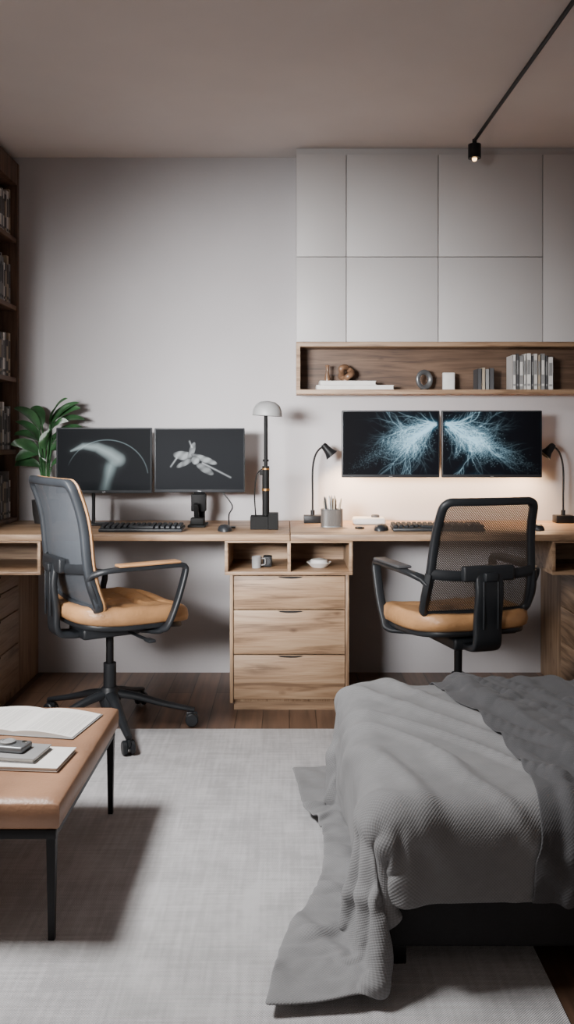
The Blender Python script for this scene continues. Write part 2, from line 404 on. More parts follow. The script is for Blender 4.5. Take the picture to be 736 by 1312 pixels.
def book(name, th, dep, h, cover, loc, rz=0, label='', group=None, flat=False, rot=None, page=PAPER, band=None):
    bm = bmesh.new(); c = 0.0022
    if flat:
        bx(bm, -h/2, h/2, -dep/2, dep/2, 0, c, 0.0005, 0, 1); bx(bm, -h/2, h/2, -dep/2, dep/2, th-c, th, 0.0005, 0, 1)
        bx(bm, -h/2, -h/2+c, -dep/2, dep/2, 0, th, 0.0005, 0, 1)
        bx(bm, -h/2+c, h/2-0.004, -dep/2+0.003, dep/2-0.003, c, th-c, 0, 1)
    else:
        bx(bm, -th/2, -th/2+c, -dep/2, dep/2, 0, h, 0.0005, 0, 1); bx(bm, th/2-c, th/2, -dep/2, dep/2, 0, h, 0.0005, 0, 1)
        bx(bm, -th/2, th/2, -dep/2, -dep/2+c, 0, h, 0.0005, 0, 1)
        bx(bm, -th/2+c, th/2-c, -dep/2+c, dep/2-0.004, 0.004, h-0.004, 0, 1)
        if band is not None:
            bx(bm, -th*0.32, th*0.32, -dep/2-0.0006, -dep/2, h*0.42, h*0.82, 0, 2); bx(bm, -th*0.32, th*0.32, -dep/2-0.0006, -dep/2, h*0.10, h*0.16, 0, 2)
    return done(bm, name, [cover, page]+([band] if band is not None else []), None, loc, rz, label, 'book', group, rot=rot)
names = {id(WHITE): 'white', id(GREYM): 'grey', id(PAPER): 'off-white', id(GREYD): 'charcoal', id(BEIGE): 'beige'}
covers = [GREYM, GREYD, PAPER, BEIGE, GREYM, WHITE]
for z in [0.77]+shz:
    y = 4.355
    while y > 3.93:
        th = random.uniform(0.016, 0.034); h = random.uniform(0.17, 0.235); cv = random.choice(covers)
        book('book', th, 0.17, h, cv, (-1.435, y-th/2, z+0.0005), math.pi/2, f'upright {names[id(cv)]} hardback book on the walnut bookcase', 'books on the walnut bookcase', band=(GREYD if cv is not GREYD else BEIGE))
        y -= th+0.001

# ------------------------------------------------------------------ upper cabinets
CY = 4.24; CD = YW-0.002-CY
cols = [(0.0445, 0.2817), (0.2817, 0.719), (0.719, 1.2157), (1.2157, 1.66)]
for i, (x0, x1) in enumerate(cols):
    t = thing('wall_cabinet', 'pale grey handleless wall cabinet mounted above the open shelf', 'cabinet', ((x0+x1)/2, CY, 1.613), group='wall cabinets above the desk')
    w = (x1-x0)/2; H = 2.502-1.613
    bm = bmesh.new(); bx(bm, -w, w, 0.019, CD, 0.0, H); bx(bm, -w, w, 0.019, CD, H, HC-1.613-0.001)
    done(bm, 'cabinet_body', LACQ, t)
    segs = [(0.0, 0.401), (0.4045, H)] if i < 3 else [(0.0, H)]
    for z0, z1 in segs:
        bm = bmesh.new(); bx(bm, -w+0.0017, w-0.0017, 0, 0.018, 0, z1-z0, 0.0012); done(bm, 'cabinet_door', LACQ, t, (0, 0, z0))
SZ0, SZ1 = 1.364, 1.612
t = thing('wall_shelf', 'long open oak box shelf mounted under the wall cabinets', 'shelf', (0.85225, CY-0.004, SZ0))
w = 0.80775; h = SZ1-SZ0; SD = CD+0.004
bm = bmesh.new(); bx(bm, -w, w, 0, SD, 0, 0.022, 0.0015); bx(bm, -w, w, 0, SD, h-0.022, h, 0.0015)
bx(bm, -w, -w+0.018, 0.001, SD, 0.022, h-0.022); bx(bm, w-0.018, w, 0.001, SD, 0.022, h-0.022)
done(bm, 'shelf_frame', OAKX, t)
bm = bmesh.new(); bx(bm, -w+0.018, w-0.018, SD-0.012, SD, 0.022, h-0.022); done(bm, 'back_panel', OAK_SHADED, t)
SB = SZ0+0.0225; SY = 4.31
x = 1.075
specs = [(0.016, 0.165, WHITE), (0.013, 0.17, GREYD), (0.020, 0.16, GREYM), (0.012, 0.168, WHITE), (0.022, 0.172, PAPER), (0.010, 0.16, GREYD), (0.018, 0.17, WHITE), (0.014, 0.165, BEIGE), (0.020, 0.17, GREYM), (0.012, 0.162, GREYD), (0.024, 0.155, WHITE)]
for th, hh, cv in specs:
    book('book', th, 0.12, hh, cv, (x+th/2, SY, SB), 0, f'upright {names[id(cv)]} book on the oak wall shelf', 'books on the oak wall shelf', band=(GREYM if cv is not GREYM else PAPER)); x += th+0.0012
x = 0.91
for th, hh, cv in [(0.02, 0.10, GREYD), (0.016, 0.105, BEIGE), (0.018, 0.098, GREYM), (0.022, 0.102, GREYD)]:
    book('book', th, 0.10, hh, cv, (x+th/2, SY, SB), 0, f'small {names[id(cv)]} book upright on the oak wall shelf', 'small books on the oak wall shelf'); x += th+0.001
book('book', 0.021, 0.125, 0.37, WHITE, (0.325, SY, SB), 0.0, 'large white book lying flat on the oak wall shelf', 'flat white books', True)
book('book', 0.020, 0.12, 0.27, WHITE, (0.290, SY, SB+0.0215), 0.01, 'white book lying on top of a larger one', 'flat white books', True)
t = thing('knot_sculpture', 'small bronze rounded knot sculpture on stacked white books', 'ornament', (0.282, SY, SB+0.042))
bm = bmesh.new()
pts = [(0.024*math.cos(a)*(1+0.3*math.cos(3*a)), 0.018*math.sin(2*a), 0.042+0.026*math.sin(a)) for a in [2*math.pi*i/48 for i in range(48)]]
tube(bm, pts, 0.015, 10, closed=True); done(bm, 'knot', BROWN, t, ang=80)
bm = bmesh.new(); lathe(bm, [(0, 0), (0.018, 0), (0.018, 0.006), (0.008, 0.012), (0, 0.012)]); done(bm, 'knot_foot', BROWN, t)
bm = bmesh.new(); lathe(bm, [(0, 0), (0.013, 0), (0.014, 0.02), (0.007, 0.045), (0.008, 0.07), (0.012, 0.078), (0, 0.08)])
done(bm, 'candle_holder', BROWN, None, (0.195, SY, SB+0.042), label='small dark bronze candle holder on stacked books', cat='ornament')
t = thing('ring_sculpture', 'polished metal ring sculpture on a small base on the shelf', 'ornament', (0.662, SY, SB))
bm = bmesh.new(); tube(bm, [(0.037*math.cos(a), 0, 0.05+0.037*math.sin(a)) for a in [2*math.pi*i/40 for i in range(40)]], 0.010, 12, closed=True, rx=1, ry=1.3); done(bm, 'ring', STEEL, t, ang=80, rz=0.5)
bm = bmesh.new(); lathe(bm, [(0, 0), (0.022, 0), (0.022, 0.005), (0, 0.008)]); done(bm, 'ring_base', METALB, t)
t = thing('desk_clock', 'small white square clock standing on the shelf', 'clock', (0.780, SY, SB))
bm = bmesh.new(); bx(bm, -0.029, 0.029, -0.012, 0.012, 0, 0.084, 0.004); done(bm, 'clock_case', WHITE, t)
bm = bmesh.new(); bx(bm, -0.022, 0.022, -0.0132, -0.0118, 0.008, 0.076, 0.0005); done(bm, 'clock_face', PAPER, t)

# ------------------------------------------------------------------ screens
def grid_screen(W, H, w, h, img):
    xs = np.linspace(-w/2, w/2, W); zs = np.linspace(h/2, -h/2, H)
    X, Z = np.meshgrid(xs, zs)
    co = np.stack([X, np.zeros_like(X), Z], -1).reshape(-1, 3)
    idx = np.arange(W*H).reshape(H, W)
    f = np.stack([idx[1:, :-1], idx[1:, 1:], idx[:-1, 1:], idx[:-1, :-1]], -1).reshape(-1, 4)
    me = bpy.data.meshes.new('screen'); me.from_pydata(co.tolist(), [], f.tolist())
    ca = me.color_attributes.new('Col', 'FLOAT_COLOR', 'POINT')
    rgba = np.ones((W*H, 4), np.float32); rgba[:, :3] = img.reshape(-1, 3)
    ca.data.foreach_set('color', rgba.ravel()); me.materials.append(SCREEN); me.update()
    return me
SW, SH = 260, 172
UU, VV = np.meshgrid(np.linspace(0, 1, SW), np.linspace(0, 1, SH))
ASP = 1.5
def base(c): return np.ones((SH, SW, 3))*np.array(c)
def soft(d, w): return np.exp(-(d/w)**2)
def sig(x, w=0.008): return 1/(1+np.exp(-np.clip(x/w, -40, 40)))
def seg(x0, y0, x1, y1):
    px, py = UU*ASP, VV; dx, dy = x1-x0, y1-y0; L2 = dx*dx+dy*dy
    tt = np.clip(((px-x0)*dx+(py-y0)*dy)/L2, 0, 1); return np.hypot(px-x0-tt*dx, py-y0-tt*dy), tt
def screenA():
    im = base((0.003, 0.005, 0.006))
    x = UU*ASP; y = VV
    cx, cy, rx, ry = 0.80, 0.80, 0.66, 0.62
    d = np.sqrt(((x-cx)/rx)**2+((y-cy)/ry)**2)-1
    ang = np.arctan2(-(y-cy), x-cx)
    w = np.clip(np.sin(ang+0.3), 0, 1)**0.8
    im += (soft(d, 0.010)*w*(y < 0.72)*0.9)[..., None]*np.array((0.26, 0.34, 0.36))
    pts = [(0.22, 0.36), (0.42, 0.28), (0.64, 0.30), (0.84, 0.40), (0.98, 0.50)]; rad = [0.02, 0.06, 0.09, 0.12, 0.13]
    f = np.full((SH, SW), -9.0); hgt = np.zeros((SH, SW))
    for k in range(4):
        dd, tt = seg(*pts[k], *pts[k+1]); rr = rad[k]+(rad[k+1]-rad[k])*tt
        f = np.maximum(f, (rr-dd)); hgt = np.maximum(hgt, np.clip(1-dd/rr, 0, 1))
    m = sig(f, 0.018)
    lit = (0.08+0.92*hgt**0.7)*np.clip(1.25-1.3*y+0.35*x, 0.1, 1)
    im += (m*lit)[..., None]*np.array((0.46, 0.56, 0.57))
    dd, tt = seg(0.86, 0.60, 0.76, 0.98); rr = 0.10+0.03*np.cos(tt*5)
    m = sig(rr-dd, 0.03)*sig(y-0.55, 0.03); im += (m*(0.08+0.92*np.clip(1-np.abs(x-0.86+0.25*(y-0.6))/0.12, 0, 1))*(1.1-0.8*tt))[..., None]*np.array((0.36, 0.47, 0.48))
    return im
def ell(cx, cy, a, b, th):
    x = UU*ASP-cx; y = VV-cy; c, s = math.cos(th), math.sin(th)
    return np.hypot((x*c+y*s)/a, (-x*s+y*c)/b)
def screenB():
    im = base((0.018, 0.021, 0.024))*(1-0.25*((VV-0.5)**2)[..., None]*4)
    for (cx, cy, a, b, th, br) in [(0.48, 0.44, 0.18, 0.075, 0.12, 0.9), (0.62, 0.36, 0.05, 0.15, 0.30, 0.7), (0.50, 0.56, 0.16, 0.045, -0.45, 0.65), (0.84, 0.50, 0.22, 0.052, 0.35, 0.9), (0.84, 0.66, 0.17, 0.06, 0.55, 0.6), (0.68, 0.52, 0.07, 0.065, 0, 1.0)]:
        e = ell(cx, cy, a, b, th); m = sig(1-e, 0.03)
        tex = br*np.clip(0.98-0.55*e**2+0.24*np.sin((UU*ASP-cx)*55*math.cos(th+0.6)+(VV-cy)*55*math.sin(th+0.6)), 0.2, 1)
        im = im*(1-m[..., None])+(m*tex)[..., None]*np.array((0.74, 0.78, 0.80))
        im *= 1-(soft(e-1.08, 0.05)*0.5)[..., None]
    for (x0, y0, x1, y1) in [(0.8, 0.56, 1.28, 0.80), (0.36, 0.48, 0.26, 0.62), (0.62, 0.3, 0.58, 0.20)]:
        d, tt = seg(x0, y0, x1, y1)
        im += (soft(d, 0.012)*(1-0.4*tt))[..., None]*np.array((0.7, 0.73, 0.75))
    return np.clip(im, 0, 0.88)
def screenC(mir):
    rng = np.random.default_rng(3 if mir else 5)
    im = base((0.0015, 0.0025, 0.005)); acc = np.zeros((SH, SW))
    def put(x, y, v):
        i, j = int(y*(SH-1)), int(x/ASP*(SW-1))
        if 0 <= i < SH and 0 <= j < SW: acc[i, j] += v
    def walk(x, y, th, v, L, depth):
        s = 0; dth = rng.normal(0, 0.004)
        while s < L:
            x += math.cos(th)*0.004; y += math.sin(th)*0.004; th += dth+rng.normal(0, 0.05); s += 0.004
            put(x, y, v*(1-s/L)**1.2*0.7)
            if depth > 0 and rng.random() < 0.045: walk(x, y, th+rng.choice([-1, 1])*rng.uniform(0.3, 0.8), v*0.75*(1-s/L), L*0.3, depth-1)
    for k in range(20):
        th = rng.uniform(2.1, 3.0); L = rng.uniform(0.35, 0.7)+(0.55 if th > 2.55 else 0)
        walk(1.40+rng.normal(0, 0.05), 0.22+rng.normal(0, 0.04), th, rng.uniform(0.3, 0.9), L, 2)
    for k in range(5):
        walk(1.48, 0.17+0.012*k, 3.08-0.02*k, 1.1, rng.uniform(0.7, 0.95), 1)
    for k in range(4):
        walk(1.46, 0.19, 2.60+0.035*k, 1.3, 1.5, 1)
    for k in range(70):
        walk(rng.normal(1.04, 0.13), rng.normal(0.44, 0.10), rng.uniform(1.2, 3.3), rng.uniform(0.4, 1.1), rng.uniform(0.08, 0.24), 1)
    gx = rng.normal(1.02, 0.17, 4600); gy = 0.47+rng.normal(0, 0.12, 4600)-(gx-1.02)*0.35
    for a, b_ in zip(gx, gy): put(a, b_, rng.uniform(0.05, 0.7))
    gx = rng.normal(0.55, 0.22, 700); gy = 0.66-(gx-0.55)*0.55+rng.normal(0, 0.07, 700)
    for a, b_ in zip(gx, gy): put(a, b_, rng.uniform(0.05, 0.5))
    b = acc.copy()
    for _ in range(2):
        b = (b+np.roll(b, 1, 0)+np.roll(b, -1, 0)+np.roll(b, 1, 1)+np.roll(b, -1, 1))/5
    v = 0.5*acc+0.9*b
    im += np.clip(v, 0, 1.5)[..., None]*np.array((0.42, 0.62, 0.72))
    g = b.copy()
    for _ in range(16):
        g = (g+np.roll(g, 2, 0)+np.roll(g, -2, 0)+np.roll(g, 2, 1)+np.roll(g, -2, 1))/5
    im += g[..., None]*np.array((0.05, 0.22, 0.34))
    im *= (0.25+0.75*np.clip((UU-0.05)/0.5, 0, 1))[..., None]
    return im[:, ::-1] if mir else im

def monitor(x0, x1, z0, z1, y, img, label, mount, rz=0):
    cx = (x0+x1)/2; w = x1-x0; h = z1-z0
    base_z = DT if mount == 'desk' else z0
    t = thing('monitor', label, 'monitor', (cx, y, base_z), rz)
    zc = (z0+z1)/2-base_z
    bm = bmesh.new(); box(bm, (0, 0.0, zc), (w, 0.018, h), 0.004); box(bm, (0, 0.017, zc-0.01), (w*0.6, 0.024, h*0.55), 0.01)
    done(bm, 'housing', BLACK, t)
    sh = h-0.020; o = obj(grid_screen(SW, SH, w-0.012, sh, img), 'screen', t, (0, -0.0096, zc+0.004))
    bm = bmesh.new(); box(bm, (0, 0, 0), (0.016, 0.0006, 0.003)); done(bm, 'maker_mark', STEEL, t, (0, -0.0094, zc-h/2+0.006))
    if mount == 'wall':
        bm = bmesh.new(); d = YW-y
        box(bm, (0, (0.029+d)/2, zc), (0.05, d-0.029, 0.05), 0.004); box(bm, (0, d-0.006, zc), (0.12, 0.01, 0.12), 0.002)
        done(bm, 'wall_mount', METALB, t)
    return t, zc
YM = 4.15
tA, zc = monitor(-1.072, -0.627, 0.899, 1.204, YM, screenA(), 'black monitor showing a pale curved bone-like form', 'desk', 0.0)
bm = bmesh.new(); cyl(bm, (-0.06, 0.045, 0.008), (-0.06, 0.045, zc), 0.008); box(bm, (-0.06, 0.037, zc), (0.08, 0.014, 0.08), 0.002)
done(bm, 'stand_pole', METALB, tA)
bm = bmesh.new(); bx(bm, -0.12, 0.03, -0.03, 0.09, 0, 0.008, 0.003); done(bm, 'stand_foot', METALB, tA)
tB, zc = monitor(-0.616, -0.196, 0.903, 1.202, YM, screenB(), 'black monitor showing a white propeller-like model', 'desk', 0.0)
bm = bmesh.new(); box(bm, (-0.005, 0.045, 0.12), (0.05, 0.03, 0.24), 0.004); box(bm, (-0.005, 0.01, 0.105), (0.068, 0.05, 0.08), 0.004)
box(bm, (-0.012, -0.035, 0.06), (0.022, 0.02, 0.10), 0.004, rot=(0.5, 0, 0))
done(bm, 'stand_pole', LAMPB, tB)
bm = bmesh.new(); bx(bm, -0.045, 0.035, -0.11, 0.06, 0, 0.01, 0.003); bx(bm, -0.035, 0.025, -0.08, -0.02, 0.01, 0.04, 0.004); done(bm, 'stand_foot', LAMPB, tB)
monitor(0.254, 0.709, 0.972, 1.283, YM, screenC(False), 'wall-mounted black monitor showing branching blue-white streaks', 'wall', 0.0)
monitor(0.718, 1.185, 0.972, 1.283, YM, screenC(True), 'wall-mounted black monitor showing mirrored branching blue-white streaks', 'wall', 0.0)

# ------------------------------------------------------------------ keyboards etc.
def keyboard(cx, cy, w, label):
    t = thing('keyboard', label, 'keyboard', (cx, cy, DT))
    bm = bmesh.new(); box(bm, (0, 0, 0.008), (w, 0.13, 0.014), 0.004, rot=(0.05, 0, 0)); done(bm, 'keyboard_case', BLACK, t, (0, 0, 0.003))
    bm = bmesh.new(); n = int(w/0.0235)
    for r in range(5):
        for i in range(n):
            if r == 0 and 3 < i < n-6:
                if i == 5: box(bm, ((i+2-(n-1)/2)*0.0235, -0.045, 0.018), (0.10, 0.017, 0.012), 0.003, seg=1)
                continue
            box(bm, ((i-(n-1)/2)*0.0235, -0.045+r*0.0225, 0.018+r*0.0013), (0.019, 0.018, 0.013), 0.003, seg=1)
    k = done(bm, 'keycaps', BLACK, t, (0, 0, 0.003)); k['kind'] = 'stuff'
keyboard(-0.632, 3.90, 0.36, 'black mechanical keyboard on the oak desk by the mesh chair')
keyboard(0.66, 3.93, 0.40, 'black mechanical keyboard on the oak desk under the wall monitors')
def mouse(loc, label, rz=0):
    bm = bmesh.new(); pr = [(0.0, 0.0), (1, 0.0), (1.0, 0.25), (0.88, 0.65), (0.6, 0.92), (0.0, 1.0)]
    lathe(bm, pr, n=28, M=Matrix.Diagonal((0.031, 0.052, 0.028, 1))); t = thing('mouse', label, 'mouse', loc, rz)
    done(bm, 'mouse_shell', BLACK, t, ang=60)
    bm = bmesh.new(); box(bm, (0, 0.028, 0.0235), (0.006, 0.014, 0.008), 0.002); done(bm, 'scroll_wheel', STEEL, t)
mouse((-0.272, 3.90, DT), 'small black mouse on the oak desk', 0.1)
mouse((0.415, 3.93, DT), 'black mouse beside the keyboard on the oak desk', -0.3)
mouse((1.10, 3.95, DT), 'black mouse on the desk beyond the tan mesh chair', 0.3)
t = thing('phone_stand', 'small black stand with a thin arm on the desk', 'stand', (-0.262, 4.03, DT))
bm = bmesh.new(); bx(bm, -0.03, 0.03, -0.025, 0.025, 0, 0.007, 0.003); done(bm, 'stand_foot', METALB, t)
bm = bmesh.new(); tube(bm, smooth_path([(0, 0, 0.006), (0.0, 0, 0.06), (0.015, 0.0, 0.10), (-0.03, 0.02, 0.16)]), 0.003, 8); done(bm, 'stand_arm', METALB, t)
t = thing('charging_dock', 'low white rounded dock with a dark puck on top', 'charger', (0.385, 4.20, DT))
bm = bmesh.new(); box(bm, (0, 0, 0.017), (0.155, 0.09, 0.034), 0.014, seg=4); done(bm, 'dock_body', WHITE, t)
bm = bmesh.new(); lathe(bm, [(0, 0), (0.02, 0), (0.02, 0.008), (0.016, 0.012), (0, 0.012)]); done(bm, 'dock_puck', GREYD, t, (0.03, -0.005, 0.034))
bm = bmesh.new(); tube(bm, [(0.018*math.cos(a), 0.02*math.sin(a), 0.004) for a in [2*math.pi*i/24 for i in range(24)]], 0.004, 8, closed=True); box(bm, (0.0, -0.02, 0.006), (0.022, 0.018, 0.01), 0.003)
done(bm, 'wristwatch', METALB, None, (0.325, 4.0, DT+0.0005), label='small black wristwatch lying on the desk', cat='watch')

cx_, cy_ = 0.205, 4.085
t = thing('pencil_holder', 'dark perforated metal pencil holder standing on the desk', 'pencil holder', (cx_, cy_, DT))
bm = bmesh.new(); uvl = bm.loops.layers.uv.new('UVMap'); n = 48
ring0 = []; ring1 = []
def cupr(a): return (0.050*math.copysign(abs(math.cos(a))**0.6, math.cos(a)), 0.034*math.copysign(abs(math.sin(a))**0.6, math.sin(a)))
for k in range(n):
    px, py = cupr(2*math.pi*k/n); ring0.append(bm.verts.new((px, py, 0.004))); ring1.append(bm.verts.new((px, py, 0.082)))
for k in range(n):
    f = bm.faces.new((ring0[k], ring0[(k+1) % n], ring1[(k+1) % n], ring1[k]))
    for l in f.loops:
        kk = k if l.vert in (ring0[k], ring1[k]) else k+1
        l[uvl].uv = (kk/n*0.27, l.vert.co.z)
done(bm, 'holder_wall', CUPM, t, ang=80)
bm = bmesh.new()
tb = [bm.verts.new((*cupr(2*math.pi*k/n), 0.0)) for k in range(n)]; tb2 = [bm.verts.new((*cupr(2*math.pi*k/n), 0.005)) for k in range(n)]
bm.faces.new(list(reversed(tb))); bm.faces.new(tb2)
for k in range(n): bm.faces.new((tb[k], tb[(k+1) % n], tb2[(k+1) % n], tb2[k]))
tube(bm, [(*cupr(2*math.pi*k/n), 0.080) for k in range(n)], 0.0022, 6, closed=True)
done(bm, 'holder_rim', STEEL, t)
for i in range(16):
    a = 2*math.pi*i/16+0.3; L = random.uniform(0.100, 0.142); rr = (1.0, 0.65, 0.3)[i % 3]
    p0 = V((0.024*rr*math.cos(a), 0.014*rr*math.sin(a), 0.0075)); d = V((0.16*rr*math.cos(a), 0.11*rr*math.sin(a), 1)).normalized()
    bm = bmesh.new(); tube(bm, [p0, p0+d*L*0.9, p0+d*L], [0.0038, 0.0038, 0.001], 8)
    cv, nm = random.choice([(BLACK, 'black'), (BEIGE, 'beige'), (WHITE, 'white'), (GREYM, 'grey')])
    done(bm, 'pencil', cv, None, (cx_, cy_, DT), label=f'{nm} pencil standing in a dark perforated holder', cat='pencil', group='pencils in the desk holder')

# ------------------------------------------------------------------ lamps
t = thing('desk_lamp', 'black desk lamp with a grey domed shade and square box base', 'lamp', (-0.095, 4.0, DT))
bm = bmesh.new(); box(bm, (-0.028, 0, 0.029), (0.080, 0.09, 0.058), 0.0015, seg=1); box(bm, (0.034, -0.005, 0.035), (0.044, 0.10, 0.070), 0.0015, seg=1); done(bm, 'lamp_base', LAMPB, t, ang=20)
bm = bmesh.new(); cyl(bm, (0, 0, 0.058), (0, 0, 0.51), 0.0085); cyl(bm, (0, 0, 0.06), (0, 0, 0.28), 0.016)
cyl(bm, (0, 0, 0.30), (0, 0, 0.31), 0.014)
box(bm, (-0.012, 0, 0.25), (0.03, 0.02, 0.02), 0.003); tube(bm, smooth_path([(-0.01, 0, 0.27), (-0.04, 0, 0.24), (-0.05, 0, 0.15), (-0.045, 0.0, 0.056)]), 0.003, 8)
done(bm, 'lamp_pole', LAMPB, t)
bm = bmesh.new(); cyl(bm, (0, 0, 0.170), (0, 0, 0.180), 0.0185); cyl(bm, (0, 0, 0.264), (0, 0, 0.271), 0.0175); done(bm, 'collar', BRASS, t, label='amber brass collar rings')
bm = bmesh.new(); lathe(bm, [(0.066, 0), (0.067, 0.004), (0.064, 0.026), (0.054, 0.048), (0.034, 0.062), (0, 0.068)]); lathe(bm, [(0.06, 0.002), (0.02, 0.002), (0, 0.002)])
done(bm, 'lamp_shade', SHADE, t, (0.006, 0, 0.505), rot=(0, 0.06, 0), ang=60)

def gooselamp(x, s, label):
    t = thing('desk_lamp', label, 'lamp', (x, 4.28, DT))
    bm = bmesh.new(); box(bm, (0, 0, 0.018), (0.085, 0.07, 0.036), 0.003); done(bm, 'lamp_base', METALB, t)
    bm = bmesh.new(); tube(bm, smooth_path([(0, 0, 0.03), (0, 0, 0.12), (0.0, 0, 0.25), (s*0.012, 0, 0.32), (s*0.035, -0.005, 0.355), (s*0.055, -0.01, 0.362)]), 0.0048, 10)
    cyl(bm, (0, 0, 0.035), (0, 0, 0.06), 0.010)
    done(bm, 'lamp_arm', METALB, t)
    bm = bmesh.new(); M = Matrix.Rotation(s*math.radians(-40), 4, 'Y')
    lathe(bm, [(0.0, 0.03), (0.012, 0.03), (0.016, 0.022), (0.020, -0.01), (0.033, -0.038), (0.030, -0.038), (0.018, -0.012), (0, -0.006)], n=24, M=M)
    done(bm, 'lamp_shade', METALB, t, (s*0.068, -0.01, 0.352))
    bm = bmesh.new(); lathe(bm, [(0, -0.03), (0.012, -0.026), (0.014, -0.016), (0, -0.006)], n=16, M=M); done(bm, 'bulb', WARM, t, (s*0.068, -0.01, 0.352))
    l = bpy.data.lights.new('lamp_light', 'SPOT'); l.energy = 24; l.color = (1, 0.64, 0.36); l.spot_size = math.radians(140); l.spot_blend = 0.9; l.shadow_soft_size = 0.02
    lo = bpy.data.objects.new('lamp_light', l); COL.objects.link(lo); lo.parent = t; lo.location = (s*0.085, -0.01, 0.325); lo.rotation_euler = (0, s*math.radians(-25), 0)
gooselamp(0.123, 1, 'small black gooseneck desk lamp with a warm glow')
gooselamp(1.325, -1, 'small black gooseneck desk lamp standing by the wall monitors')

t = thing('track_light', 'black ceiling track with one small glowing spotlight', 'ceiling light', (0.845, 4.02, HC))
bm = bmesh.new(); tube(bm, [(0, 0.0, -0.042), (0.075, -2.9, -0.042)], 0.008, 8)
for k in (0.5, 0.9): cyl(bm, (0.075*k, -2.9*k, -0.042), (0.075*k, -2.9*k, 0), 0.006, 10)
done(bm, 'track_rail', METALB, t)
bm = bmesh.new(); cyl(bm, (0, 0, -0.036), (0, 0, -0.075), 0.010, 16); cyl(bm, (0, 0, -0.06), (0, 0, -0.122), 0.029, 24)
done(bm, 'spot_head', METALB, t)
bm = bmesh.new(); lathe(bm, [(0.0, -0.014), (0.007, -0.012), (0.011, -0.005), (0.011, 0), (0, 0)]); done(bm, 'bulb', WARM, t, (0, 0, -0.122))

# ------------------------------------------------------------------ plant
t = thing('potted_plant', 'broad-leaved green plant in a dark pot behind the monitor', 'plant', (-1.155, 4.265, DT))
bm = bmesh.new(); lathe(bm, [(0, 0), (0.05, 0), (0.058, 0.04), (0.064, 0.11), (0.058, 0.11), (0.054, 0.095), (0, 0.095)]); done(bm, 'pot', POT, t)
bm = bmesh.new(); lathe(bm, [(0, 0.0), (0.053, 0.0), (0.03, 0.008), (0, 0.01)]); done(bm, 'soil', SOIL, t, (0, 0, 0.094))
stems = bmesh.new(); leaves = bmesh.new(); rng = random.Random(4)
specl = [(0.0, 1.25, 0.40, 0.19, 0.031), (0.1, 0.75, 0.40, 0.17, 0.031), (0.1, 0.3, 0.36, 0.15, 0.029), (3.1, 1.15, 0.40, 0.17, 0.031), (3.1, 0.7, 0.34, 0.14, 0.030),
         (-1.2, 1.0, 0.36, 0.16, 0.031), (-0.5, 0.7, 0.30, 0.16, 0.031), (-2.2, 0.8, 0.28, 0.15, 0.031), (-1.6, 0.7, 0.24, 0.14, 0.030), (0.2, 1.0, 0.33, 0.17, 0.030),
         (3.0, 0.5, 0.22, 0.13, 0.029), (-0.2, 0.8, 0.22, 0.15, 0.030), (-1.0, 1.35, 0.42, 0.17, 0.030), (1.9, 1.2, 0.42, 0.14, 0.030), (-2.6, 1.2, 0.34, 0.15, 0.030), (-2.9, 0.2, 0.28, 0.12, 0.028),
         (0.0, 0.95, 0.43, 0.16, 0.028), (3.1, 0.9, 0.28, 0.14, 0.028), (0.1, 0.4, 0.30, 0.15, 0.028), (-1.5, 1.2, 0.30, 0.15, 0.03)]
for a, el, hz, L, wd in specl:
    dirn = V((math.cos(a), math.sin(a)*0.35, 0)).normalized()
    p0 = V((dirn.x*0.012, dirn.y*0.012, 0.09)); p1 = V((dirn.x*0.015, dirn.y*0.015, 0.09+hz*0.5)); p2 = V((dirn.x*0.03, dirn.y*0.03, 0.05+hz))
    tube(stems, smooth_path([p0, p1, p2], 4), 0.004, 6)
    side = V((-dirn.y, dirn.x, 0)); n = 12; prev = None; p = p2.copy(); e = el
    tw = rng.uniform(0.5, 1.1)*(1 if dirn.x > 0 else -1)
    for k in range(n+1):
        s = k/n; ww = wd*(max(0.02, math.sin(math.pi*min(1, s*0.96+0.04)))**0.7)
        d = dirn*math.cos(e)+V((0, 0, math.sin(e)))
        R = Matrix.Rotation(tw, 3, d); sd = R @ side; up = sd.cross(d).normalized()
        if up.z < 0: up = -up
        row = [leaves.verts.new(p+sd*ww+up*ww*0.3), leaves.verts.new(p+sd*ww*0.5+up*ww*0.08), leaves.verts.new(p.copy()), leaves.verts.new(p-sd*ww*0.5+up*ww*0.08), leaves.verts.new(p-sd*ww+up*ww*0.3)]
        for q in row:
            q.co.y = min(max(q.co.y, -0.055), 0.12); q.co.x = max(q.co.x, -0.15)
        if prev:
            for c in range(4): leaves.faces.new((prev[c], prev[c+1], row[c+1], row[c]))
        prev = row; p = p+d*(L/n); e -= 0.09
done(stems, 'stems', LEAF, t); done(leaves, 'foliage', LEAF, t, ang=180)

bm = bmesh.new(); lathe(bm, [(0, 0), (0.020, 0), (0.022, 0.05), (0.019, 0.05), (0.017, 0.005), (0, 0.005)]); tube(bm, smooth_path([(0.021, 0, 0.04), (0.036, 0, 0.038), (0.036, 0, 0.016), (0.020, 0, 0.012)]), 0.003, 8)
done(bm, 'mug', GREYM, None, (-0.132, 3.88, 0.5925), label='small grey mug inside the oak cubby', cat='mug')
bm = bmesh.new(); box(bm, (0, 0, 0.024), (0.04, 0.05, 0.048), 0.008, seg=3); cyl(bm, (0, -0.024, 0.026), (0, -0.034, 0.026), 0.014)
done(bm, 'small_camera', BLACK, None, (-0.085, 3.92, 0.5925), label='small black camera inside the oak cubby', cat='camera')
bm = bmesh.new(); lathe(bm, [(0, 0), (0.03, 0), (0.055, 0.022), (0.052, 0.024), (0.028, 0.005), (0, 0.005)]); lathe(bm, [(0, 0.005), (0.04, 0.016), (0.035, 0.034), (0, 0.04)])
